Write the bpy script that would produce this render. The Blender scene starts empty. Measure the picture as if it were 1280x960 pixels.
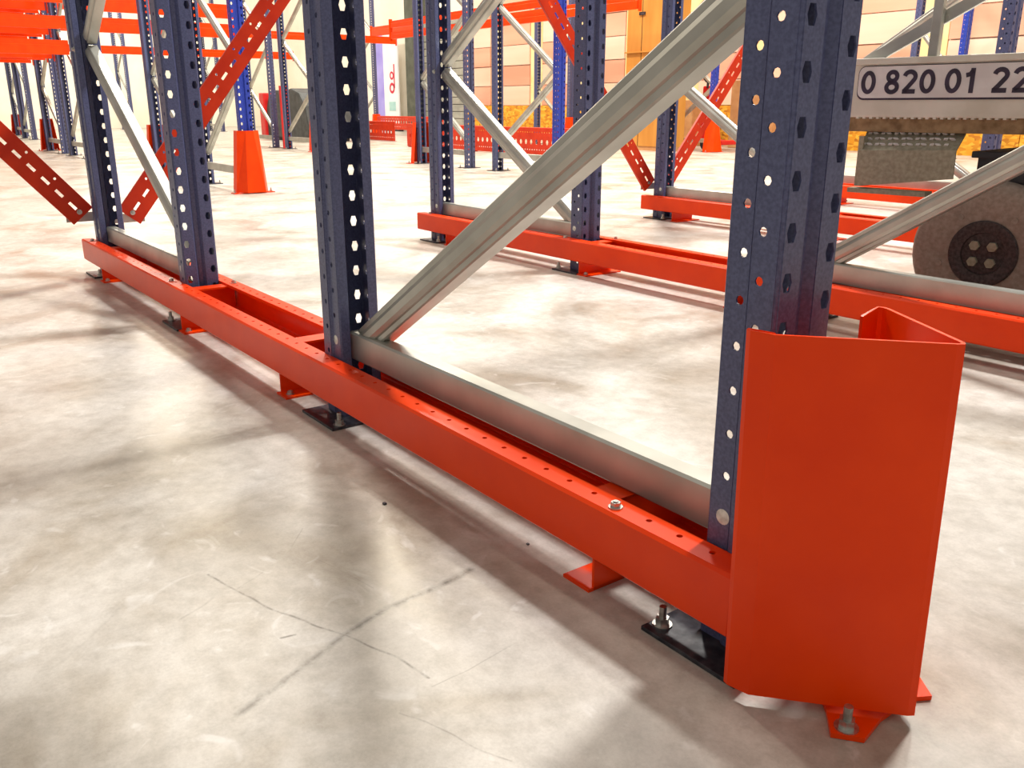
import bpy, bmesh, math, random
from mathutils import Vector, Matrix, Euler
random.seed(7)
PI = math.pi
scene = bpy.context.scene
col = scene.collection

# ------------------------------------------------------------------ camera
YAW, PITCH = 0.6368, -0.3042
cam_d = bpy.data.cameras.new('camera')
cam = bpy.data.objects.new('camera', cam_d)
col.objects.link(cam)
cam.location = (0.5417, -0.7315, 0.6068)
fh = Vector((-math.cos(YAW), math.sin(YAW), 0))
fwd = fh * math.cos(PITCH) + Vector((0, 0, math.sin(PITCH)))
cam.rotation_euler = fwd.to_track_quat('-Z', 'Y').to_euler()
cam_d.sensor_fit = 'HORIZONTAL'
cam_d.sensor_width = 36.0
cam_d.lens = 36.0 * 1105.4 / 1280.0
cam_d.clip_start = 0.02
scene.camera = cam

# ------------------------------------------------------------------ world, lamps, exposure
world = bpy.data.worlds.new('world')
scene.world = world
world.use_nodes = True
bgn = world.node_tree.nodes['Background']
bgn.inputs['Color'].default_value = (1.0, 0.90, 0.80, 1)
bgn.inputs['Strength'].default_value = 0.43
vs = scene.view_settings
vs.view_transform = 'Standard'
vs.look = 'None'
vs.exposure = 0.0
vs.gamma = 1.0
vs.use_curve_mapping = False


def high_bay(loc, target, power, size, color=(1, 0.96, 0.9)):
    d = bpy.data.lights.new('high_bay_light', 'AREA')
    d.shape = 'DISK'
    d.size = size
    d.energy = power
    d.color = color
    o = bpy.data.objects.new('high_bay_light', d)
    o.location = loc
    o.rotation_euler = (Vector(target) - Vector(loc)).to_track_quat('-Z', 'Y').to_euler()
    col.objects.link(o)
    return o


high_bay((-1.0, 4.2, 6.5), (-0.8, 0.0, 0.0), 690, 0.75, (1, .985, .97))             # key lamp over the next lanes
high_bay((-7.0, 1.35, 6.6), (-5.0, 1.3, 0.0), 380, 0.8, (1, .92, .80))   # lamp over the far aisle
high_bay((-6.5, 5.8, 7.0), (-6.5, 5.8, 0.0), 420, 0.9, (1, .94, .84))
high_bay((-10.5, 5.5, 7.0), (-10.5, 5.5, 0.0), 440, 0.9, (1, .90, .72))
high_bay((-15.5, 3.0, 7.0), (-15.5, 3.0, 0.0), 340, 0.9, (1, .84, .60))
high_bay((-16.0, 8.0, 7.0), (-16.0, 8.0, 0.0), 400, 0.9, (1, .93, .82))
high_bay((-23.0, 5.0, 7.0), (-24.0, 5.0, 0.0), 700, 0.9, (1, .92, .8))
high_bay((-4.0, 8.3, 6.5), (-5.0, 10.0, 0.0), 330, 0.9, (1, .95, .88))

# ------------------------------------------------------------------ materials


def new_mat(name):
    m = bpy.data.materials.new(name)
    m.use_nodes = True
    nt = m.node_tree
    return m, nt, nt.nodes['Principled BSDF']


def N(nt, t, **kw):
    n = nt.nodes.new(t)
    for k, v in kw.items():
        setattr(n, k, v)
    return n


def ramp(nt, fac, stops):
    r = N(nt, 'ShaderNodeValToRGB')
    e = r.color_ramp.elements
    while len(e) < len(stops):
        e.new(0.5)
    for i, (p, c) in enumerate(stops):
        e[i].position = p
        e[i].color = (c[0], c[1], c[2], 1)
    nt.links.new(fac, r.inputs['Fac'])
    return r.outputs['Color']


def srgb(r, g, b):
    f = lambda c: c / 12.92 if c <= 0.04045 else ((c + 0.055) / 1.055) ** 2.4
    return (f(r / 255), f(g / 255), f(b / 255))


def noise_mat(name, c1, c2, scale=20, rough=0.4, metal=0.0, detail=4, stretch=(1, 1, 1), bump=0.0, spec=0.5, lo=.35, hi=.65):
    m, nt, b = new_mat(name)
    tc = N(nt, 'ShaderNodeTexCoord')
    mp = N(nt, 'ShaderNodeMapping')
    mp.inputs['Scale'].default_value = stretch
    nt.links.new(tc.outputs['Object'], mp.inputs['Vector'])
    nz = N(nt, 'ShaderNodeTexNoise')
    nz.inputs['Scale'].default_value = scale
    nz.inputs['Detail'].default_value = detail
    nt.links.new(mp.outputs[0], nz.inputs['Vector'])
    nt.links.new(ramp(nt, nz.outputs['Fac'], [(lo, c1), (hi, c2)]), b.inputs['Base Color'])
    b.inputs['Roughness'].default_value = rough
    b.inputs['Metallic'].default_value = metal
    b.inputs['Specular IOR Level'].default_value = spec
    if bump:
        bp = N(nt, 'ShaderNodeBump')
        bp.inputs['Strength'].default_value = bump
        bp.inputs['Distance'].default_value = 0.002
        nt.links.new(nz.outputs['Fac'], bp.inputs['Height'])
        nt.links.new(bp.outputs[0], b.inputs['Normal'])
    return m


M = {}
M['orange'] = noise_mat('orange_paint', srgb(236, 60, 0), srgb(245, 68, 2), 9, .32, bump=.04, spec=.22)
M['red_orange'] = noise_mat('red_orange_paint', srgb(190, 42, 12), srgb(206, 54, 18), 9, .4, spec=.3)
M['navy'] = noise_mat('navy_paint', srgb(70, 76, 112), srgb(88, 95, 132), 260, .36, bump=.05)
M['blue'] = noise_mat('lit_navy_paint', srgb(34, 54, 150), srgb(46, 70, 172), 120, .35)  # navy paint with the light on front faces put into the colour
M['galv'] = noise_mat('galvanised_steel', srgb(168, 168, 160), srgb(194, 194, 186), 7, .42, .68, 4, (1, 1, 1), .03)
M['zinc'] = noise_mat('zinc_bolt', srgb(165, 165, 160), srgb(205, 205, 200), 90, .3, .9)
M['plate'] = noise_mat('dark_steel_plate', srgb(44, 46, 54), srgb(84, 86, 92), 60, .35, .5, 5)
M['cream_wall'] = noise_mat('cream_wall', srgb(240, 232, 214), srgb(250, 244, 230), 1.3, .7)
M['salmon'] = noise_mat('salmon_panel', srgb(220, 150, 122), srgb(238, 184, 156), .9, .55, stretch=(.2, 1, 2.2))
M['salmon_pale'] = noise_mat('pale_salmon_panel', srgb(236, 192, 166), srgb(246, 214, 194), .9, .55, stretch=(.2, 1, 2.2))
M['cream'] = noise_mat('cream_strip', srgb(238, 208, 140), srgb(246, 224, 172), 2, .6)
M['lavender'] = noise_mat('lavender_vinyl', srgb(150, 140, 225), srgb(176, 168, 240), 1.5, .5)
M['white'] = noise_mat('white_vinyl', srgb(238, 236, 240), srgb(250, 250, 250), 3, .5)
M['crimson'] = noise_mat('crimson_print', srgb(196, 24, 60), srgb(212, 36, 72), 9, .5)
M['teal'] = noise_mat('pale_teal_print', srgb(160, 205, 205), srgb(180, 220, 215), 9, .5)
M['shutter'] = noise_mat('grey_shutter', srgb(150, 150, 140), srgb(176, 176, 164), 4, .5)
M['pillar'] = noise_mat('dark_green_grey_pillar', srgb(70, 74, 62), srgb(92, 96, 84), 5, .6)
M['crate'] = noise_mat('tan_plywood', srgb(190, 126, 46), srgb(206, 146, 64), 5, .6, stretch=(1, 1, .15))
M['cardboard'] = noise_mat('cardboard', srgb(188, 134, 84), srgb(206, 156, 104), 6, .8)
M['chassis'] = noise_mat('dusty_white_enamel', srgb(206, 200, 186), srgb(226, 221, 210), 7, .5)
M['sticker'] = noise_mat('white_sticker', srgb(214, 208, 208), srgb(230, 226, 226), 12, .4)
M['black_print'] = noise_mat('black_print', srgb(44, 36, 52), srgb(60, 48, 72), 30, .5)
M['rust'] = noise_mat('rusty_bar', srgb(122, 96, 66), srgb(166, 140, 104), 30, .7, .1, 6, bump=.2)
M['tread'] = noise_mat('worn_step_plate', srgb(150, 146, 126), srgb(172, 168, 148), 90, .6, .3, 6, bump=.2)
M['tyre'] = noise_mat('dusty_grey_tyre', srgb(146, 132, 120), srgb(166, 152, 140), 90, .85, 0, 6, bump=.2)
M['hub'] = noise_mat('dark_hub', srgb(58, 50, 50), srgb(86, 76, 76), 120, .6, .3)
M['black'] = noise_mat('black_plastic', srgb(26, 26, 30), srgb(42, 42, 48), 20, .5)
M['darkgrey'] = noise_mat('dark_grey_cover', srgb(54, 58, 60), srgb(78, 82, 84), 8, .6)
M['red'] = noise_mat('red_enamel', srgb(205, 24, 26), srgb(222, 36, 34), 10, .4)


def make_osb():
    m, nt, b = new_mat('osb_board')
    tc = N(nt, 'ShaderNodeTexCoord')
    mp = N(nt, 'ShaderNodeMapping')
    mp.inputs['Scale'].default_value = (1, 1, 2.2)
    nt.links.new(tc.outputs['Object'], mp.inputs['Vector'])
    v = N(nt, 'ShaderNodeTexVoronoi')
    v.inputs['Scale'].default_value = 14
    nt.links.new(mp.outputs[0], v.inputs['Vector'])
    nt.links.new(ramp(nt, v.outputs['Color'], [(.1, srgb(176, 104, 12)), (.5, srgb(220, 150, 26)), (.9, srgb(238, 182, 60))]), b.inputs['Base Color'])
    b.inputs['Roughness'].default_value = .7
    return m


M['osb'] = make_osb()


def make_concrete():
    m, nt, b = new_mat('concrete_floor')
    L = nt.links
    tc = N(nt, 'ShaderNodeTexCoord')
    P = tc.outputs['Object']

    def nz(scale, detail, rough=.6, dist=0.0):
        n = N(nt, 'ShaderNodeTexNoise')
        n.inputs['Scale'].default_value = scale
        n.inputs['Detail'].default_value = detail
        n.inputs['Roughness'].default_value = rough
        n.inputs['Distortion'].default_value = dist
        L.new(P, n.inputs['Vector'])
        return n.outputs['Fac']

    def mixc(fac, a, bcol, mode='MIX'):
        x = N(nt, 'ShaderNodeMix', data_type='RGBA', blend_type=mode)
        if isinstance(fac, float):
            x.inputs[0].default_value = fac
        else:
            L.new(fac, x.inputs[0])
        L.new(a, x.inputs[6])
        if isinstance(bcol, tuple):
            x.inputs[7].default_value = (*bcol, 1)
        else:
            L.new(bcol, x.inputs[7])
        return x.outputs[2]

    def math_(op, a, bb=None, clamp=False):
        x = N(nt, 'ShaderNodeMath', operation=op, use_clamp=clamp)
        for i, s in enumerate((a, bb)):
            if s is None:
                continue
            if isinstance(s, (int, float)):
                x.inputs[i].default_value = s
            else:
                L.new(s, x.inputs[i])
        return x.outputs[0]
    big = nz(2.6, 5, .62, .6)
    base = ramp(nt, big, [(.30, srgb(160, 148, 130)), (.5, srgb(196, 190, 180)), (.72, srgb(216, 212, 205))])
    fine = nz(26, 7, .7)
    base = mixc(.5, base, ramp(nt, fine, [(.32, (.52, .50, .47)), (.6, (1, 1, 1))]), 'MULTIPLY')
    grain = nz(240, 3, .7)
    base = mixc(.35, base, ramp(nt, grain, [(.3, (.72, .70, .68)), (.6, (1, 1, 1))]), 'MULTIPLY')
    # pale trowel swirls
    sw = nz(9, 4, .5, 2.5)
    base = mixc(ramp(nt, sw, [(.62, (0, 0, 0)), (.72, (.35, .35, .35))]), base, srgb(226, 224, 220))
    # scuffs: worn lines on the slab, distance to segments with noise break-up
    sep = N(nt, 'ShaderNodeSeparateXYZ')
    wob = N(nt, 'ShaderNodeTexNoise')
    wob.inputs['Scale'].default_value = 9
    L.new(P, wob.inputs['Vector'])
    wv = N(nt, 'ShaderNodeVectorMath', operation='SCALE')
    L.new(wob.outputs['Color'], wv.inputs[0])
    wv.inputs['Scale'].default_value = 0.022
    addv = N(nt, 'ShaderNodeVectorMath', operation='ADD')
    L.new(P, addv.inputs[0])
    L.new(wv.outputs[0], addv.inputs[1])
    L.new(addv.outputs[0], sep.inputs[0])
    X, Y = sep.outputs['X'], sep.outputs['Y']
    brk = nz(38, 4, .7)
    tot = None
    for (x0, y0, x1, y1, w, s) in SCUFFS:
        dx, dy = x1 - x0, y1 - y0
        ln2 = dx * dx + dy * dy
        px = math_('SUBTRACT', X, x0 + .011)
        py = math_('SUBTRACT', Y, y0 + .011)
        t = math_('DIVIDE', math_('ADD', math_('MULTIPLY', px, dx), math_('MULTIPLY', py, dy)), ln2, True)
        ex = math_('SUBTRACT', px, math_('MULTIPLY', t, dx))
        ey = math_('SUBTRACT', py, math_('MULTIPLY', t, dy))
        d = math_('SQRT', math_('ADD', math_('MULTIPLY', ex, ex), math_('MULTIPLY', ey, ey)))
        a = math_('SUBTRACT', 1.0, math_('DIVIDE', d, w), True)
        a = math_('MULTIPLY', a, s)
        tot = a if tot is None else math_('MAXIMUM', tot, a)
    bk = ramp(nt, brk, [(.40, (0, 0, 0)), (.60, (1, 1, 1))])
    fac = math_('MULTIPLY', tot, math_('ADD', math_('MULTIPLY', bk, .75), .25), True)
    base = mixc(fac, base, srgb(104, 98, 88))
    # tiny dark specks
    vor = N(nt, 'ShaderNodeTexVoronoi')
    vor.inputs['Scale'].default_value = 5.0
    L.new(P, vor.inputs['Vector'])
    spk = ramp(nt, vor.outputs['Distance'], [(.012, (1, 1, 1)), (.026, (0, 0, 0))])
    base = mixc(spk, base, srgb(70, 60, 50))
    L.new(base, b.inputs['Base Color'])
    rr = ramp(nt, big, [(.3, (.30, .30, .30)), (.7, (.46, .46, .46))])
    L.new(rr, b.inputs['Roughness'])
    b.inputs['Specular IOR Level'].default_value = .45
    bp = N(nt, 'ShaderNodeBump')
    bp.inputs['Strength'].default_value = .12
    bp.inputs['Distance'].default_value = .003
    L.new(fine, bp.inputs['Height'])
    L.new(bp.outputs[0], b.inputs['Normal'])
    return m


# worn scuffs and hairline scratches on the slab: x0, y0, x1, y1, half width, strength
SCUFFS = [(-0.361, -0.132, -0.350, -0.216, 0.008, 1.0), (-0.350, -0.216, -0.336, -0.293, 0.008, 1.0), (-0.336, -0.293, -0.325, -0.332, 0.008, 1.0), (-0.325, -0.332, -0.297, -0.402, 0.008, 0.7), (-0.297, -0.402, -0.270, -0.456, 0.008, 0.7), (-0.270, -0.456, -0.254, -0.497, 0.008, 0.7), (-0.561, -0.424, -0.416, -0.386, 0.0026, 0.9), (-0.416, -0.386, -0.320, -0.345, 0.0026, 0.9), (-0.320, -0.345, -0.245, -0.317, 0.0026, 0.9), (-0.245, -0.317, -0.189, -0.307, 0.0026, 0.9), (-0.363, -0.408, -0.359, -0.392, 0.003, 0.9), (-0.473, -0.493, -0.502, -0.438, 0.003, 0.35), (-0.158, -0.361, -0.030, -0.309, 0.0018, 0.5), (-0.559, -0.315, -0.616, -0.266, 0.0015, 0.4), (-0.503, -0.406, -0.525, -0.364, 0.0018, 0.4), (-0.546, -0.546, -0.465, -0.634, 0.004, 0.2), (-0.546, -0.297, -0.396, -0.261, 0.0012, 0.4), (-0.172, -0.313, -0.187, -0.193, 0.0014, 0.4), (-0.183, 0.868, -0.080, 0.847, 0.004, 0.2)]
M['concrete'] = make_concrete()

# ------------------------------------------------------------------ mesh helpers


def link(name, me, mat, parent=None):
    if mat and not me.materials:
        me.materials.append(M[mat])
    o = bpy.data.objects.new(name, me)
    col.objects.link(o)
    if parent:
        o.parent = parent
    return o


def mesh_of(name, verts, faces, thick=0.0, merge=True, offset=0.0, smooth=False):
    bm = bmesh.new()
    vs_ = [bm.verts.new(v) for v in verts]
    for f in faces:
        try:
            bm.faces.new([vs_[i] for i in f])
        except ValueError:
            pass
    if merge:
        bmesh.ops.remove_doubles(bm, verts=bm.verts, dist=1e-5)
    bmesh.ops.recalc_face_normals(bm, faces=bm.faces)
    me = bpy.data.meshes.new(name)
    bm.to_mesh(me)
    bm.free()
    if thick:
        o = bpy.data.objects.new('tmp', me)
        col.objects.link(o)
        md = o.modifiers.new('s', 'SOLIDIFY')
        md.thickness = thick
        md.offset = offset
        bpy.context.view_layer.update()
        dg = bpy.context.evaluated_depsgraph_get()
        me2 = bpy.data.meshes.new_from_object(o.evaluated_get(dg))
        bpy.data.objects.remove(o)
        bpy.data.meshes.remove(me)
        me = me2
        me.name = name
    if smooth:
        for p in me.polygons:
            p.use_smooth = True
    return me


class MB:
    def __init__(s):
        s.v = []
        s.f = []

    def add(s, v, f):
        o = len(s.v)
        s.v += [tuple(x) for x in v]
        s.f += [[i + o for i in q] for q in f]
        return s

    def box(s, x0, x1, y0, y1, z0, z1):
        v = [(x, y, z) for z in (z0, z1) for y in (y0, y1) for x in (x0, x1)]
        return s.add(v, [(0, 2, 3, 1), (4, 5, 7, 6), (0, 1, 5, 4), (2, 6, 7, 3), (0, 4, 6, 2), (1, 3, 7, 5)])

    def cyl(s, c, r, h, n=16, axis=2, r2=None):
        r2 = r if r2 is None else r2
        v = []
        for k, (rr, hh) in enumerate(((r, 0), (r2, h))):
            for i in range(n):
                a = 2 * PI * i / n
                q = [rr * math.cos(a), rr * math.sin(a)]
                q.insert(axis, hh)
                v.append((c[0] + q[0], c[1] + q[1], c[2] + q[2]))
        f = [(i, (i + 1) % n, n + (i + 1) % n, n + i) for i in range(n)]
        f += [list(range(n)), list(range(n, 2 * n))]
        return s.add(v, f)

    def prism(s, poly, z0, z1):
        n = len(poly)
        v = [(x, y, z0) for x, y in poly] + [(x, y, z1) for x, y in poly]
        f = [(i, (i + 1) % n, n + (i + 1) % n, n + i) for i in range(n)] + [list(range(n)), list(range(n, 2 * n))]
        return s.add(v, f)

    def xform(s, m):
        s.v = [tuple(m @ Vector(q)) for q in s.v]
        return s

    def build(s, name, mat, parent=None, bevel=0.0, smooth=False):
        bm = bmesh.new()
        vs_ = [bm.verts.new(q) for q in s.v]
        for f in s.f:
            bm.faces.new([vs_[i] for i in f])
        bmesh.ops.recalc_face_normals(bm, faces=bm.faces)
        if bevel:
            bmesh.ops.bevel(bm, geom=list(bm.edges), offset=bevel, segments=2, profile=.6, affect='EDGES')
        me = bpy.data.meshes.new(name)
        bm.to_mesh(me)
        bm.free()
        if smooth:
            for p in me.polygons:
                p.use_smooth = True
        return link(name, me, mat, parent)


def circ(r, n=8):
    return [(r * math.cos(2 * PI * i / n), r * math.sin(2 * PI * i / n)) for i in range(n)]


def hexslot(w, h):
    return [(w / 2, 0), (w / 3.4, h / 2), (0, h / 2), (-w / 3.4, h / 2), (-w / 2, 0), (-w / 3.4, -h / 2), (0, -h / 2), (w / 3.4, -h / 2)]


def oval(w, h):
    a, b = w / 2, h / 2
    return [(a * math.cos(2 * PI * i / 8), b * math.sin(2 * PI * i / 8)) for i in range(8)]


def slot(w, h):
    return [(w / 2, 0), (w / 2, h / 2), (0, h / 2), (-w / 2, h / 2), (-w / 2, 0), (-w / 2, -h / 2), (0, -h / 2), (w / 2, -h / 2)]


def perf_profile(name, prof, length, cols, mapf, thick, c0=0.0):
    """Sheet of profile `prof` [(a,b)...] run along c from c0 to length; cols: segment -> [(distance along segment, first hole c, pitch, hole)]."""
    V, F = [], []

    def P(a, b, c):
        V.append(mapf(a, b, c))
        return len(V) - 1
    for i in range(len(prof) - 1):
        (a0, b0), (a1, b1) = prof[i], prof[i + 1]
        ln = math.hypot(a1 - a0, b1 - b0)
        ua, ub = (a1 - a0) / ln, (b1 - b0) / ln
        Q = lambda u, c: P(a0 + ua * u, b0 + ub * u, c)
        cs = sorted(cols.get(i, []), key=lambda t: t[0])
        if not cs:
            F.append([Q(0, c0), Q(ln, c0), Q(ln, length), Q(0, length)])
            continue
        cuts = [0] + [(cs[k][0] + cs[k + 1][0]) / 2 for k in range(len(cs) - 1)] + [ln]
        for k, (u0, ph, pitch, hole) in enumerate(cs):
            L0, L1 = cuts[k], cuts[k + 1]
            c = ph
            while c - pitch / 2 < c0:
                c += pitch
            F.append([Q(L0, c0), Q(L1, c0), Q(L1, c - pitch / 2), Q(L0, c - pitch / 2)])
            while c + pitch / 2 <= length:
                lo, hi = c - pitch / 2, c + pitch / 2
                cr = [Q(L1, hi), Q(L0, hi), Q(L0, lo), Q(L1, lo)]      # corner of quadrant 0..3
                h = [Q(u0 + x, c + y) for x, y in hole]
                n = len(h)
                q4 = n // 4
                for e in range(n):
                    F.append([cr[e // q4], h[e], h[(e + 1) % n]])
                for q in range(4):
                    F.append([cr[(q - 1) % 4], cr[q], h[q * q4]])
                c += pitch
            F.append([Q(L0, c - pitch / 2), Q(L1, c - pitch / 2), Q(L1, length), Q(L0, length)])
    F = [[i for k, i in enumerate(f)] for f in F]
    return mesh_of(name, V, F, thick)


def empty(name, loc=(0, 0, 0), rz=0.0, label=None, cat=None, group=None):
    o = bpy.data.objects.new(name, None)
    o.empty_display_size = .1
    o.location = loc
    o.rotation_euler = (0, 0, rz)
    col.objects.link(o)
    if label:
        tag(o, label, cat, group)
    return o


def tag(o, label, cat, group=None):
    o['label'] = label
    o['category'] = cat
    if group:
        o['group'] = group
    return o


def struct(o):
    o['kind'] = 'structure'
    return o


# ------------------------------------------------------------------ the setting
fl = MB().box(-32, 7, -7, 12.5, -.12, 0).build('floor', 'concrete')
struct(fl)
fl['label'] = 'pale worn concrete warehouse floor with scuffs'

# back wall: salmon cladding panels with cream strips, boards at its foot
wb = struct(MB().box(-17.2, 3.0, 11.06, 11.2, 0, 8.0).build('wall_back', 'cream_wall'))
x = -17.1
w_i = 0
sal = None
while x < 2.5:
    wdt = .98
    for k in range(9):
        z0 = .63 + k * .40
        MB().box(x, x + wdt, 11.0 + (.012 if k % 2 else 0), 11.06, z0, z0 + .385).build('cladding_panel', ('salmon', 'salmon_pale')[(k + w_i) % 2], wb)
    w_i += 1
    MB().box(x + wdt + .02, x + wdt + .40, 11.02, 11.06, .62, 4.2).build('cladding_strip', 'cream', wb)
    x += wdt + .42
x = -17.1
while x < 2.5:
    MB().box(x, x + 1.22, 10.97, 11.0, 0, .62).build('osb_board', 'osb', wb)
    x += 1.23
wl = struct(MB().box(-28.2, -28, -6, 12, 0, 8).build('wall_left', 'cream_wall'))
wf = struct(MB().box(-28, -17.2, 11.3, 11.45, 0, 8).build('wall_back_left', 'cream_wall'))
# grey slatted shutter and dark pillar
for k in range(16):
    MB().box(-19.2, -17.25, 11.2, 11.3, .02 + k * .16, .165 + k * .16).build('shutter_slat', 'shutter', wf)
struct(MB().box(-19.75, -19.25, 11.0, 11.3, 0, 8).build('trim_1', 'pillar'))['label'] = 'dark green grey pillar beside the grey shutter'

# ------------------------------------------------------------------ uprights
UP_H = 3.1
half = [(-.010, .006), (0, .013), (0, .0435), (-.003, .0465), (-.034, .0465), (-.039, .042), (-.068, .042), (-.070, .040), (-.070, .022)]
prof = [(a, -b) for a, b in reversed(half)] + half
HX, RD = hexslot(.0150, .0195), circ(.0052)
# segments: 0 lip,1 chamfer,2 rear side,3 step,4 front side,5 chamfer,6 front flat,7 groove side,8 groove,9 groove side,10 front flat,11 chamfer,12 front side,13 step,14 rear side
ucols = {2: [(.068 - .0486, .0129, .05, RD)], 4: [(.034 - .0228, .0372, .05, RD)], 6: [(.0435 - .0335, .0375, .05, HX)],
         10: [(.0335 - .013, .0124, .05, HX)], 12: [(.0228 - .003, .0372, .05, RD)], 14: [(.0486 - .039, .0129, .05, RD)]}
ME_UP = perf_profile('upright', prof, UP_H, ucols, lambda a, b, c: (a, b, c), .0022, c0=.006)
ME_UP.materials.append(M['navy'])
ME_UP_LIT = ME_UP.copy()  # upright copy for far front uprights, lit look painted in
ME_UP_LIT.materials.clear()
ME_UP_LIT.materials.append(M['blue'])


def bolt_mesh(r, hh, shank):
    b = MB().cyl((0, 0, 0), r * 1.45, .0015, 16).cyl((0, 0, .0015), r, hh, 6).cyl((0, 0, hh), r * .55, shank, 10)
    o = b.build('tmp', 'zinc')
    me = o.data
    bpy.data.objects.remove(o)
    return me


ME_ANCHOR = bolt_mesh(.0085, .009, .016)
ME_BOLT = bolt_mesh(.0065, .006, .003)


def put(name, me, parent, loc, rot=(0, 0, 0)):
    o = bpy.data.objects.new(name, me)
    o.location = loc
    o.rotation_euler = rot
    o.parent = parent
    col.objects.link(o)
    return o


_pl = MB().box(-.118, .026, -.094, .094, 0, .006).build('tmp', 'plate', bevel=.0012)
ME_PLATE = _pl.data
bpy.data.objects.remove(_pl)

BR = [(-.026, .030), (-.026, .002), (-.024, 0), (-.0155, 0), (-.013, -.0035), (-.006, -.0075), (.006, -.0075), (.013, -.0035), (.0155, 0), (.024, 0), (.026, .002), (.026, .030)]


BRH = [(-.026, .030), (-.026, .003), (-.023, 0), (.023, 0), (.026, .003), (.026, .030), (.020, .030)]


def brace(name, p, q, y, parent, w=1.0, flip=1, mat='galv', sec=BR):
    """C-section between (x,z) points p and q in the plane y; web faces -y (flip=1)."""
    d = Vector((q[0] - p[0], 0, q[1] - p[1]))
    L_ = d.length
    d.normalize()
    up = Vector((-d.z, 0, d.x))
    if up.z < 0:
        up = -up
    o0 = Vector((p[0], y, p[1]))

    def mf(a, b, c):
        return o0 + d * c + up * (a * w) + Vector((0, b * flip, 0))
    me = perf_profile(name, sec, L_, {}, mf, .0022)
    return link(name, me, mat, parent)


def rack_frame(label, x1, x2, yc, cat_group=None, node0=.142, pitch=.60, up=ME_UP, first_low='inner', detail=True, z_h=.150, plates=True, boltside=True):
    """x1: front of the outer upright that the diagonal climbs to; x2: front of the upright where the lowest diagonal starts.
    Uprights face away from each other."""
    xm = (x1 + x2) / 2
    e = empty('rack_frame', (xm, yc, 0), 0, label, 'rack frame', cat_group)
    s1 = 1 if x1 > x2 else -1
    for xf, s in ((x1, s1), (x2, -s1)):
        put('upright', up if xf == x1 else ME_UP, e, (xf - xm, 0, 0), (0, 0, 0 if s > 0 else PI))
        if plates:
            pl = put('base_plate', ME_PLATE, e, (xf - xm, 0, 0), (0, 0, 0 if s > 0 else PI))
            for (bx, by) in ((-.104, -.072), (-.104, .072)):
                put('anchor_bolt', ME_ANCHOR, pl, (bx, by, .006))
        if detail:
            for sy in (-1, 1):
                put('bolt', ME_BOLT, e, (xf - xm - s * .0486, sy * .0432, .163), (PI / 2 * -sy * -1, 0, 0))
    xi1, xi2 = (x1 - s1 * .058) - xm, (x2 + s1 * .058) - xm
    brace('horizontal_brace', (xi1, z_h), (xi2, z_h), -.016, e, 1.06, sec=BRH)
    a, b = (xi2, node0), (xi1, node0 + .555)
    k = 0
    z = node0
    while z + .62 < UP_H:
        pa = (xi2, z) if k % 2 == 0 else (xi1, z)
        pb = (xi1, z + .605) if k % 2 == 0 else (xi2, z + .605)
        dx = (pb[0] - pa[0]) * .012
        brace('diagonal_brace', (pa[0] + dx, pa[1] + .008), (pb[0] - dx, pb[1] - .008), -.0025, e, 1.03)
        if detail and k < 3:
            s = 1 if pb[0] > pa[0] else -1
            put('bolt', ME_BOLT, e, (pb[0] - s * 0.0, -.0432, pb[1]), (PI / 2, 0, 0))
        z += .64
        k += 1
    return e


ROW = 1.475
YC = .045
XP = (0.0, -1.089, -1.997, -3.086)
NAMES = ['nearest', 'second', 'third', 'fourth']


# ------------------------------------------------------------------ double guide rail
RAIL0, RAIL1 = -3.142, .004
ph = -.0435


def rail_map(sgn):
    return lambda a, b, c: (RAIL0 + c, sgn * a, b)


R_HO = circ(.0042)
rprof = [(.047, .056), (.047, .050), (.083, .050), (.086, .053), (.086, .122), (.083, .125), (.047, .125), (.047, .119)]
ME_RAIL = {}
for s in (1, -1):
    ME_RAIL[s] = perf_profile('channel', rprof, RAIL1 - RAIL0, {5: [(.0205, .0485, .05, R_HO)]}, rail_map(s), .003)
    ME_RAIL[s].materials.append(M['orange'])


def bracket(x, sgn):
    b = MB()
    w = .0042
    b.box(0, w, -.080, .080, 0, .120)                       # web
    b.box(min(0, sgn * .052) + (w if sgn < 0 else 0), max(0, sgn * .052) + (w if sgn < 0 else 0), -.089, .089, 0, .0045)    # foot
    b.box(min(0, sgn * .042), max(0, sgn * .042) + w, -.082, .082, .116, .1205)      # top strap
    o = b.build('tmp', 'orange')
    me = o.data
    bpy.data.objects.remove(o)
    return me


ME_BRK = {1: bracket(0, 1), -1: bracket(0, -1)}


def guide_rail(yc, label, bolts=True):
    e = empty('guide_rail', (0, yc, 0), 0, label, 'guide rail', 'double guide rails of the lanes')
    for s in (1, -1):
        put('channel', ME_RAIL[s], e, (0, 0, 0))
    for (x, s) in ((-.224, -1), (-1.262, 1), (-1.972, 1), (-2.905, 1)):
        b = put('cross_bracket', ME_BRK[s], e, (x, 0, 0))
        if bolts and x < -1:
            put('bolt', ME_BOLT, b, (s * .030, -.070, .0045))
    if bolts:
        for (x, y) in ((-.1955, -.0695), (-2.07, -.0665), (-1.93, .0665), (-3.06, -.0665)):
            put('bolt', ME_BOLT, e, (x, y, .1265))
    return e


rail_lab = ['orange double guide rail nearest the camera, running along the lane floor',
            'orange double guide rail in the second row, in front of the lift wheel',
            'short visible stretch of orange guide rail in the third row behind the lift',
            'farthest orange guide rail, glimpsed under the lift step']
for k in range(4):
    guide_rail(YC + ROW * k, rail_lab[k], k < 2)

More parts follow.
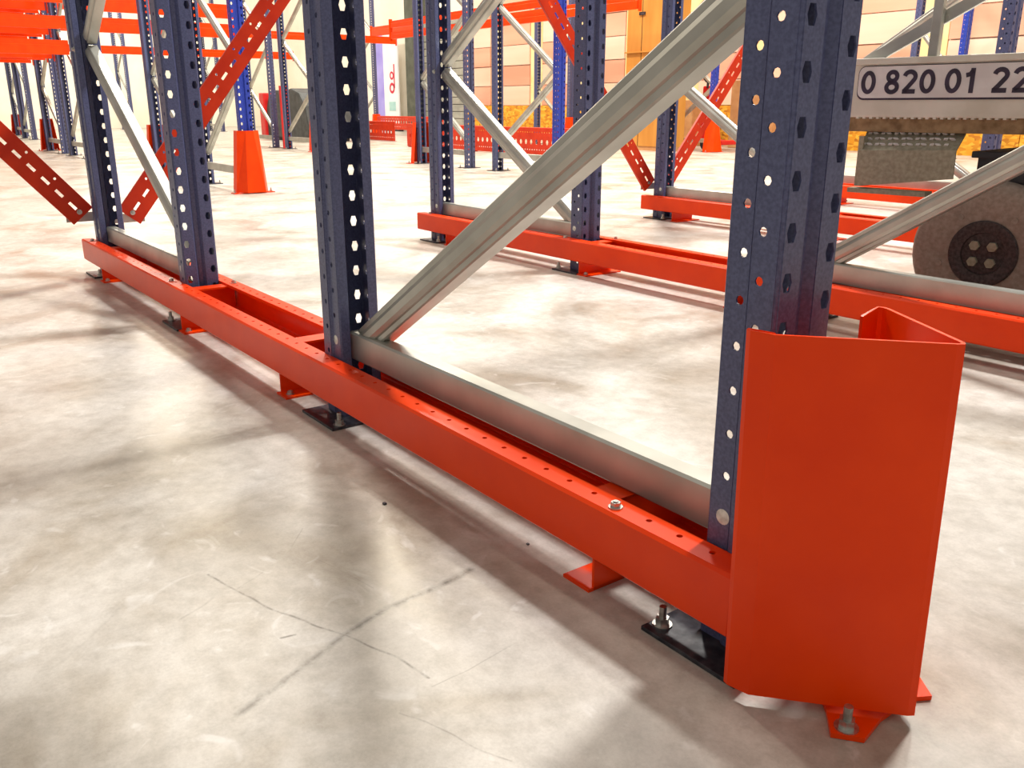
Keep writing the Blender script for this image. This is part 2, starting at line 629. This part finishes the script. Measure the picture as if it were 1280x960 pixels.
fa = 'drive-in rack frames of the lanes'
rack_frame('navy perforated rack frame behind the orange corner guard, thick diagonal brace across the centre', XP[0], XP[1], YC, fa, node0=.142)
rack_frame('navy rack frame at the left end of the nearest rail, red strips at its foot', XP[3], XP[2], YC, fa, node0=.192)
rack_frame('second row rack frame mostly hidden behind the nearest upright, brace crossing the lift wheel', XP[0], XP[1], YC + ROW, fa, node0=.142)
rack_frame('second row rack frame standing at the left end of the second guide rail', XP[3], XP[2], YC + ROW, fa, node0=.150)
rack_frame('third row rack frame whose far upright stands between two red slotted strips', XP[3], XP[2], YC + 2 * ROW, fa, node0=.150)
rack_frame('third row rack frame beyond the lift at the right edge', XP[0], XP[1], YC + 2 * ROW, fa, node0=.142, detail=False)
rack_frame('dark rack frame seen above and below the number plate near the right edge', XP[3], XP[2], YC + 3 * ROW + .10, fa, node0=.150, detail=False)
rack_frame('rack frame beyond the left edge, holding the left red strip', XP[3], XP[2], YC - ROW, fa, node0=.150, detail=False)

# ------------------------------------------------------------------ spine bracing strips (red, slotted)
SPR = [(-.046, .012), (-.046, 0), (.046, 0), (.046, .012)]


def strip(label, p, q, x, two_rows=False):
    p, q = Vector((0, *p)), Vector((0, *q))
    d = (q - p)
    L_ = d.length
    d.normalize()
    up = Vector((0, -d.z, d.y))
    if up.z < 0:
        up = -up
    o0 = Vector((x, p.y, p.z))
    e = empty('bracing_strip', (x, p.y, p.z), 0, label, 'bracing strip', 'red slotted bracing strips behind the racks')
    mf = lambda a, b, c: Vector((-b, 0, 0)) + d * c + up * a
    me = perf_profile('slotted_strip', SPR, L_, {1: [(.046, .05, .062, slot(.011, .034)), (.074, .034, .124, circ(.005))]}, mf, .003)
    link('slotted_strip', me, 'red_orange', e)
    g = MB().box(-.016, -.012, -.058, .058, -.022, .012).build('gusset_plate', 'galv', e)
    for c in (.02,):
        put('bolt', ME_BOLT, e, tuple(d * c + Vector((.003, 0, 0))), (0, PI / 2, 0))
    return e


XS = XP[3] - .022
strip('red slotted strip rising to the right behind the far upright of the nearest row', (.045 + .088, .200), (1.475, 1.86), XS)
strip('red slotted strip cut by the left picture edge', (.045 - .075, .215), (-1.385, 1.86), XS)
strip('red slotted strip sloping down from the top to the third row upright', (2.995 - .055, .180), (1.565, 1.86), XS)
strip('red slotted strip rising right from the third row upright behind the nearest upright', (2.995 + .075, .180), (4.42, 1.80), XS)

# ------------------------------------------------------------------ corner guard at the lane entrance
cg = empty('column_guard', (.09, .05, 0), 0, 'large orange bent steel corner guard bolted to the floor at lower right', 'column guard')
# plan of the folded plate at its foot (it leans a little)
GP = [(.030, -.030), (.0195, -.0545), (.021, -.0585), (.026, -.060), (.050, -.0555), (.1685, .0475), (.1722, .0525), (.1685, .0575), (.051, .131), (.044, .134), (.0385, .131), (.0348, .1085)]
gz0, gz1 = .012, .403
LEAN = (-.0078, .0004)
V, F = [], []
n = len(GP)
for (a, b) in GP:
    V += [(a - .09, b - .05, gz0), (a - .09 + LEAN[0], b - .05 + LEAN[1], gz1)]
V[1] = (V[1][0], V[1][1], gz1 - .006)
V[-1] = (V[-1][0], V[-1][1], gz1 - .008)
F = [[2 * i, 2 * i + 2, 2 * i + 3, 2 * i + 1] for i in range(n - 1)]
link('guard_plate', mesh_of('guard_plate', V, F, .004), 'orange', cg)
bpoly = [(.035, -.020), (.095, .010), (.110, -.004), (.135, -.032), (.160, -.012), (.152, .030), (.152, .085), (.164, .106), (.138, .127), (.112, .110), (.04, .130)]
bp = MB().prism([(a - .09, b - .05) for a, b in bpoly], 0.0005, .006).build('base_plate', 'orange', cg)
put('anchor_bolt', ME_ANCHOR, bp, (.139 - .09, -.012 - .05, .006))

# ------------------------------------------------------------------ scissor lift
RZ = math.atan2(.127, .992)
lift = empty('scissor_lift', (-.684, 1.8385, 0), RZ, 'dusty white scissor lift with telephone number plate and grey wheel, right edge', 'scissor lift')
body = MB().box(-.52, 1.30, .012, .74, .575, .743).build('platform_side', 'chassis', lift, bevel=.006)
MB().box(-.52, 1.30, -.002, .012, .725, .743).build('top_rim', 'chassis', lift, bevel=.003)
# rounded plate with border
def rrect(x0, x1, z0, z1, r, n=6):
    p = []
    for (cx, cz, a0) in ((x1 - r, z1 - r, 0), (x0 + r, z1 - r, 90), (x0 + r, z0 + r, 180), (x1 - r, z0 + r, 270)):
        for i in range(n + 1):
            a = math.radians(a0 + 90 * i / n)
            p.append((cx + r * math.cos(a), cz + r * math.sin(a)))
    return p
def plate_y(poly, y0, y1, name, mat, par):
    m = MB().prism(poly, 0, 1)
    m.v = [(q[0], y0 + (y1 - y0) * q[2], q[1]) for q in m.v]
    return m.build(name, mat, par)
pb = plate_y(rrect(-.428, .62, .625, .7215, .022), .009, .012, 'plate_border', 'black_print', lift)
np_ = plate_y(rrect(-.425, .617, .6305, .7195, .020), .006, .009, 'number_plate', 'sticker', lift)


def stroke(path, w, closed=False):
    """Flat stroke along a 2D path (x, z), width w, as quads with thickness in y."""
    n_ = len(path)
    L_, R_ = [], []
    for i in range(n_):
        p0 = path[i - 1] if (i or closed) else path[i]
        p1 = path[(i + 1) % n_] if (i < n_ - 1 or closed) else path[i]
        dx, dz = p1[0] - p0[0], p1[1] - p0[1]
        l_ = math.hypot(dx, dz) or 1
        nx, nz_ = -dz / l_ * w / 2, dx / l_ * w / 2
        L_.append((path[i][0] + nx, path[i][1] + nz_))
        R_.append((path[i][0] - nx, path[i][1] - nz_))
    V_ = [(x, 0, z) for x, z in L_] + [(x, 0, z) for x, z in R_]
    F_ = [[i, (i + 1) % n_, n_ + (i + 1) % n_, n_ + i] for i in range(n_ if closed else n_ - 1)]
    return V_, F_


def arc(cx, cz, rx, rz, a0, a1, n_=14):
    return [(cx + rx * math.cos(math.radians(a0 + (a1 - a0) * i / n_)), cz + rz * math.sin(math.radians(a0 + (a1 - a0) * i / n_))) for i in range(n_ + 1)]


DW, SW = .0125, .0125
GLYPH = {
    '0': [(arc(.022, .033, .0165, .027, 0, 345, 23), True)],
    '8': [(arc(.022, .0485, .0135, .0125, 0, 345, 23), True), (arc(.022, .0185, .0160, .0135, 0, 345, 23), True)],
    '2': [(arc(.022, .0465, .0160, .0140, 170, -35, 12) + [(.020, .020), (.0085, .0075)], False), ([(.003, .0062), (.041, .0062)], False)],
    '1': [([(.026, 0), (.026, .066)], False), ([(.008, .0475), (.019, .0500), (.026, .060)], False)],
}


def digit(ch, x0):
    m_ = []
    for path, closed in GLYPH[ch]:
        v_, f_ = stroke(path, SW, closed)
        o_ = len(m_) and 0
        m_.append((v_, f_))
    V_, F_ = [], []
    for v_, f_ in m_:
        k_ = len(V_)
        V_ += v_
        F_ += [[i + k_ for i in q] for q in f_]
    V_ = [(x0 + x * .98 + z * .0, .0052, .642 + z) for x, _, z in V_]
    return link('digit', mesh_of('digit', V_, F_, .0008, merge=False), 'black_print', np_)


for ch, x0 in (('0', -.415), ('8', -.343), ('2', -.292), ('0', -.241), ('0', -.170), ('1', -.123), ('2', -.046), ('2', .006)):
    digit(ch, x0)
MB().box(-.52, 1.30, .030, .70, .533, .575).build('rusty_bar', 'rust', lift, bevel=.003)
for k in range(22):
    MB().box(-.425 + k * .021, -.425 + k * .021 + .009, .014, .031, .571, .577).build('tread_stud', 'chassis', lift)
# hanging step with tread
V = [(-.405, .060, .532), (-.112, .060, .532), (-.392, .0, .478), (-.110, .0, .486), (-.388, .0, .372), (-.108, .0, .408)]
st = link('step_plate', mesh_of('step_plate', V, [[0, 1, 3, 2], [2, 3, 5, 4]], .005), 'tread', lift)
for r in range(3):
    for k in range(13):
        u = (k + .5 + (r % 2) * .5) / 14
        xx, yy, zz = -.40 + .285 * u, .050 - r * .018, .522 - r * .0155 + u * .005
        d_ = MB().prism([(-.011, 0), (0, -.006), (.011, 0), (0, .006)], 0, .004)
        d_.xform(Matrix.Translation((xx, yy - .002, zz + .003)) @ Matrix.Rotation(math.radians(-40), 4, 'X') @ Matrix.Rotation(math.radians(35 if (k + r) % 2 else -35), 4, 'Z'))
        d_.build('tread_lozenge', 'sticker', st)
MB().box(-.40, -.385, .0, .10, .372, .52).build('step_bracket', 'tread', lift)
MB().box(-.42, -.18, -.002, .05, .352, .366).build('step_lip', 'tread', lift, bevel=.002)
# undercarriage
MB().box(-.13, 1.2, .16, .62, .10, .28).build('base_frame', 'darkgrey', lift, bevel=.006)
MB().box(-.062, .30, .035, .5, .40, .475).build('axle_cover', 'black', lift, bevel=.006)
MB().box(-.075, .31, .02, .5, .468, .486).build('axle_cover_lid', 'black', lift, bevel=.003)
MB().box(.0, .06, .14, .3, .28, .40).build('axle_post', 'black', lift)
MB().box(.2, .6, .2, .5, .28, .533).build('scissor_stack', 'black', lift)
MB().box(-.232, -.205, .01, .035, .743, 1.55).build('guardrail_post', 'galv', lift, bevel=.003)
gd = MB().box(0, .95, .036, .050, -.016, .016)
gd.xform(Matrix.Translation((-.42, 0, .735)) @ Matrix.Rotation(-math.atan2(.134, .254), 4, 'Y'))
gd.build('guardrail_strut', 'galv', lift)


def lathe(prof_, n=48):
    """prof_: (radius, y)."""
    m = MB()
    k = len(prof_)
    v = []
    for i in range(n):
        a = 2 * PI * i / n
        v += [(r * math.cos(a), y, r * math.sin(a)) for r, y in prof_]
    f = [(i * k + j, i * k + j + 1, ((i + 1) % n) * k + j + 1, ((i + 1) % n) * k + j) for i in range(n) for j in range(k - 1)]
    return m.add(v, f)


def wheel(cx, cy, sgn=1):
    R = .205
    # tyre
    o = lathe([(.075, .012), (.10, .006), (.135, .004), (.165, .0), (.190, .004), (.200, .012), (R, .028), (R, .088), (.200, .104), (.19, .112), (.12, .115), (.075, .11)]).build('wheel', 'tyre', lift, smooth=True)
    o.location = (cx, cy, R)
    h = lathe([(.0005, .010), (.058, .010), (.060, .004), (.078, .0), (.090, -.001), (.094, .004), (.094, .014), (.0005, .015)]).build('hub', 'hub', o, smooth=False)
    for (a, b) in ((-.024, .022), (.024, .022), (-.024, -.024), (.024, -.024)):
        m = MB().cyl((a, .010, b), .0145, -.012, 6, axis=1)
        m.build('wheel_nut', 'tread', h, bevel=.0015)
    for i in range(5):
        a = 2 * PI * i / 5 + .95
        MB().cyl((.122 * math.cos(a), .008, .122 * math.sin(a)), .009, -.006, 10, axis=1).build('rim_bolt', 'tyre', o)
    return o


wheel(0, 0)
wheel(1.05, 0)
for cx in (0, 1.05):
    wheel(cx, .62)

# ------------------------------------------------------------------ racks across the far aisle
fb = 'pallet rack frames across the far aisle'
rack_frame('bright blue rack frame standing in an orange boot, between the second and third near uprights', -5.94, -6.95, 1.68, fb, node0=.25, up=ME_UP_LIT, detail=False)
rack_frame('dark rack frame with orange boot just left of the third near upright', -8.55, -7.50, 1.76, fb, node0=.25, detail=False)
rack_frame('blue rack frame with galvanised zigzag in front of the yellow boards', -5.80, -6.80, 4.50, fb, node0=.25, up=ME_UP_LIT, detail=False)
rack_frame('dark rack frame with red boot left of the perforated red barrier', -8.25, -7.23, 4.50, fb, node0=.25, detail=False)
rack_frame('far rack frame behind the left near upright, front one of the pair', -11.35, -12.40, 1.74, fb, node0=.25, detail=False)
rack_frame('far rack frame at left with orange boot facing away', -13.95, -12.85, 1.74, fb, node0=.25, detail=False)
rack_frame('far rack frame beside the red plate, right one of the twin uprights', -11.40, -12.47, 4.72, fb, node0=.25, detail=False)
rack_frame('far rack frame beside the red plate, left one of the twin uprights', -13.9, -12.90, 4.72, fb, node0=.25, detail=False)
rack_frame('very distant rack frame near the left picture edge', -18.9, -20.0, 2.35, fb, node0=.25, detail=False)
rack_frame('most distant rack frame at the left picture edge', -22.2, -21.1, 2.55, fb, node0=.25, detail=False)
rack_frame('blue rack frame by the salmon wall above the number plate', -5.17, -5.84, 10.1, fb, node0=.25, up=ME_UP_LIT, detail=False)
rack_frame('blue rack frame with orange boot beside the tan crate', -8.03, -8.98, 9.07, fb, node0=.25, up=ME_UP_LIT, detail=False)
rack_frame('thin dark rack frame before the salmon wall above the red boot', -11.8, -10.87, 8.9, fb, node0=.25, detail=False)
rack_frame('distant rack frame left of the lavender banner', -18.1, -19.1, 9.25, fb, node0=.25, detail=False)

rack_frame('tiny rack frame far behind the leftmost near frame, against the cream wall', -25.2, -26.2, 5.75, fb, node0=.25, detail=False)
rack_frame('tiny rack frame far behind, left of the bright blue upright', -22.4, -23.4, 7.2, fb, node0=.25, detail=False)


def boot(label, x, y, face, h=.44, wb=.235, wt=.155, mat='orange'):
    """Tapered steel boot round the foot of an upright; open at the back. face: angle of its front."""
    e = empty('upright_boot', (x, y, 0), face, label, 'column guard', 'orange boots on far uprights')
    db, dt = .09, .035
    P = lambda w, d, z: [(-.055, -w / 2, z), (.01, -w / 2, z), (.01 + d, -w / 2 + .05, z), (.01 + d, w / 2 - .05, z), (.01, w / 2, z), (-.055, w / 2, z)]
    V = P(wb, db, .008) + P(wt, dt, h)
    link('boot_plate', mesh_of('boot_plate', V, [[i, i + 1, i + 7, i + 6] for i in range(5)], .004), mat, e)
    MB().box(-.02, .06, -wb / 2 - .035, wb / 2 + .035, .0, .006).build('foot_flange', mat, e)
    for s in (-1, 1):
        put('anchor_bolt', ME_ANCHOR, e, (.02, s * (wb / 2 + .02), .006))
    return e


boot('orange tapered boot on the bright blue upright, between near uprights', -5.94, 1.68, 0)
boot('orange boot just left of the third near upright', -8.55, 1.76, PI)
boot('red boot at the left end of the perforated barrier', -8.25, 4.50, PI)
boot('orange boot at far left between two dark uprights', -13.95, 1.74, PI)
boot('orange boot beside the tan crate at the foot of a thin blue upright', -8.03, 9.07, 0, h=.46, wb=.27)
boot('red boot peeking over the perforated red barrier', -10.87, 8.9, 0)
boot('tiny orange boot at the extreme left edge', -22.2, 2.55, PI)
boot('small orange boot seen left of the bright blue upright', -11.40, 4.72, 0)
boot('tiny orange boot left of the lavender banner', -18.1, 9.25, 0)


def beam(label, p, q, z0, z1, mat='orange', group='orange pallet beams of the far racks'):
    p, q = Vector((p[0], p[1], 0)), Vector((q[0], q[1], 0))
    d = q - p
    L_ = d.length
    rz = math.atan2(d.y, d.x)
    e = empty('pallet_beam', (p.x, p.y, 0), rz, label, 'beam', group)
    h = z1 - z0
    pr_ = [(-.02, z0), (-.02, z0 + h * .62), (-.014, z0 + h * .66), (-.014, z1), (.024, z1), (.024, z0), (-.02, z0)]
    link('beam_body', perf_profile('beam_body', pr_, L_ - .03, {}, lambda a, b, c: (c, a, b), 0.0, c0=.03), mat, e)
    for c in (.004, L_ - .01):
        MB().box(c, c + .006, -.03, .03, z0 - .03, z1 + .03).build('end_connector', mat, e)
    return e


# bays across the aisle on the left
side = {-11.39: 'front', -12.42: 'second', -12.88: 'third', -13.92: 'back'}
for xb, nm in side.items():
    for (za, zb, lv) in ((1.18, 1.34, 'lowest'), (1.46, 1.60, 'second lowest'), (1.74, 1.88, 'third lowest'), (2.02, 2.16, 'highest')):
        beam('%s orange beam of the %s run at top left, left of the near frame' % (lv, nm), (xb, -1.1), (xb, 1.69), za, zb)
        if nm == 'back' and za > 1.7:
            beam('%s orange beam of the back run, seen between the leftmost near uprights' % lv, (xb, 1.79), (xb, 4.67), za - .12, zb - .06)
beam('faint distant orange beam behind the red strip', (-18.0, 2.4), (-18.0, 7.3), 1.54, 1.68)
beam('distant orange beam just left of the second near upright', (-17.0, 4.8), (-17.0, 9.2), 1.86, 2.0)
beam('orange beam at top centre left, above the lavender banner', (-18.1, 9.2), (-16.0, 9.2), 2.07, 2.26)
beam('lower orange beam at top centre before the salmon wall', (-12.4, 6.5), (-8.2, 6.5), 1.60, 1.70)
beam('upper orange beam at top centre before the salmon wall', (-12.4, 6.5), (-8.2, 6.5), 1.76, 1.86)
beam('short orange beam at top, left of the tan crate', (-11.7, 8.0), (-8.46, 8.0), 1.82, 1.98)
beam('orange beam over the tan crate, meeting the centre diagonal', (-7.9, 9.4), (-5.9, 9.4), 1.86, 2.02)


# ------------------------------------------------------------------ perforated barriers
def barrier(label, p, q, h=.335, z0=.01, posts=True):
    p, q = Vector((p[0], p[1], 0)), Vector((q[0], q[1], 0))
    d = q - p
    L_ = d.length
    e = empty('perforated_barrier', p, math.atan2(d.y, d.x), label, 'barrier', 'perforated barriers')
    pr_ = [(.03, z0), (0, z0 + .004), (0, z0 + .10), (0, z0 + .22), (0, z0 + h), (.03, z0 + h + .004)]
    so = circ(.009)
    me = perf_profile('perforated_sheet', pr_, L_, {1: [(.06, .05, .05, so)], 2: [(.06, .1, .11, oval(.065, .05))], 3: [(h - .22 - .055, .05, .05, so)]}, lambda a, b, c: (c, a, b), .003)
    # holes are laid (across, along)
    link('perforated_sheet', me, 'red_orange', e)
    k = 0
    while k * 1.8 < L_:
        MB().box(k * 1.8 + .02, k * 1.8 + .08, .004, .05, 0, z0 + h).build('stand', 'red_orange', e)
        k += 1
    return e


barrier('long red perforated barrier before the yellow boards in the centre', (-12.0, 6.5), (-7.55, 6.5))
barrier('distant red perforated barrier behind the twin uprights', (-19.2, 7.35), (-13.9, 7.35))
barrier('small distant red perforated barrier below the lavender banner', (-18.0, 9.2), (-15.2, 9.2), h=.28, z0=.12)

# ------------------------------------------------------------------ things by the walls
bn = empty('banner', (-20.6, 10.9, 0), 0, 'tall lavender and white banner with crimson lettering far behind the beam', 'banner')
MB().box(-.62, .62, 0, .03, .05, 2.4).build('banner_sheet', 'white', bn)
MB().box(-.62, -.12, -.006, 0, .05, 2.4).build('lavender_panel', 'lavender', bn)
MB().box(-.66, .66, -.05, .08, 0, .05).build('banner_foot', 'black', bn)
for (zc, r) in ((1.05, .13), (1.35, .10)):
    V, F = [], []
    for i in range(25):
        a = 2 * PI * i / 24
        V += [(.30 + r * math.cos(a), -.004, zc + r * math.sin(a)), (.30 + r * .55 * math.cos(a), -.004, zc + r * .55 * math.sin(a))]
    F = [[2 * i, 2 * i + 1, 2 * i + 3, 2 * i + 2] for i in range(24)]
    link('crimson_mark', mesh_of('crimson_mark', V, F, .004), 'crimson', bn)
MB().box(.40, .45, -.006, -.002, 1.05, 1.62).build('crimson_mark', 'crimson', bn)
MB().box(.12, .46, -.006, -.002, .50, .72).build('teal_patch', 'teal', bn)

cr = empty('plywood_crate', (-8.9, 8.6, 0), 0, 'tall tan plywood crate with a dark seam and latch, top centre right', 'crate')
MB().box(-.45, -.165,   .03, .33, .06, 3.0).build('side_board', 'crate', cr)
MB().box(-.15, .46, .03, .33, .06, 3.0).build('front_board', 'crate', cr)
MB().box(-.47, .48, 0, .34, 1.33, 1.345).build('board_joint', 'crate', cr)
MB().box(-.45, .46, .04, .32, .0, .06).build('crate_base', 'cardboard', cr)
MB().box(-.21, -.10, .012, .03, 1.82, 1.86).build('latch', 'plate', cr)
MB().box(-.166, -.149, .035, .3, .06, 3.0).build('seam', 'black', cr)
bx = empty('cardboard_box', (-8.25, 10.3, 0), 0, 'tan cardboard pile right of the plywood crate', 'box')
MB().box(-.55, .25, 0, .6, 0, .98).build('carton', 'cardboard', bx, bevel=.01)
MB().box(-.17, -.13, -.003, 0, 0.02, .96).build('tape', 'salmon', bx)
bx2 = empty('cardboard_box', (-9.9, 10.2, 0), .1, 'low cardboard box at the wall behind the tan crate', 'box')
MB().box(-.4, .4, 0, .5, 0, .7).build('carton', 'cardboard', bx2, bevel=.01)
MB().box(-.02, .02, -.003, 0, .02, .68).build('tape', 'cream', bx2)

pj = empty('pallet_truck', (-8.33, 9.30, 0), .0, 'red hand pallet truck with black loop handle beside a thin blue upright', 'pallet truck')
MB().box(-.09, .07, -.06, .08, .12, .88).build('pump_body', 'red', pj, bevel=.02)
MB().cyl((0, -.05, .10), .09, .1, 20, axis=1).build('steer_wheel', 'black', pj)
for s in (-.2, .06):
    MB().box(s, s + .12, .1, .5, .08, .14).build('fork', 'red', pj, bevel=.01)
hd = []
m = MB()
for i in range(17):
    a = 2 * PI * i / 16
    hd.append((.10 * math.cos(a), -.06, 1.08 + .15 * math.sin(a)))
for i in range(16):
    a, b = Vector(hd[i]), Vector(hd[i + 1])
    d = b - a
    c = MB().cyl((0, 0, 0), .012, d.length, 8)
    c.xform(Matrix.Translation(a) @ d.to_track_quat('Z', 'Y').to_matrix().to_4x4())
    m.add(c.v, c.f)
m.build('loop_handle', 'black', pj)
MB().cyl((0, -.06, .85), .018, .1, 10).build('tiller', 'black', pj)

# covered machine behind the twin uprights
cm = empty('covered_machine', (-15.5, 6.0, 0), 0, 'dark grey rounded machine behind the twin uprights, red panel on its side', 'machine')
pp = [(-.95, .05), (-.95, .55), (-.80, .80), (-.45, .90), (-.1, .86), (.25, .92), (.60, .84), (.85, .62), (.95, .30), (.95, .05)]
mm = MB().prism(pp, 0, .9)
mm.v = [(q[0], q[2], q[1]) for q in mm.v]
mm.build('cover', 'darkgrey', cm, bevel=.04)
MB().box(-1.15, -.92, -.05, .5, .06, .85).build('red_panel', 'red', cm, bevel=.02)
MB().box(-.9, .9, .1, .8, 0, .06).build('base_frame', 'black', cm)
rp = MB().box(-12.70, -12.66, 4.735, 4.855, .0, .90).build('red_plate', 'red', None, bevel=.004)
tag(rp, 'narrow red plate standing between the twin far uprights', 'plate')

# small litter on the floor
for k, (x, y, s) in enumerate(((-.62, -.13, .006), (-.375, -.028, .004), (.33, .33, .0))):
    if s:
        p = MB().box(x, x + s, y, y + s * .8, 0, s * .5).build('pebble', 'plate')
        tag(p, 'tiny dark crumb on the floor %s' % (('at the outer edge of the rail shadow', 'close under the near guide rail')[k]), 'debris', 'crumbs on the floor')
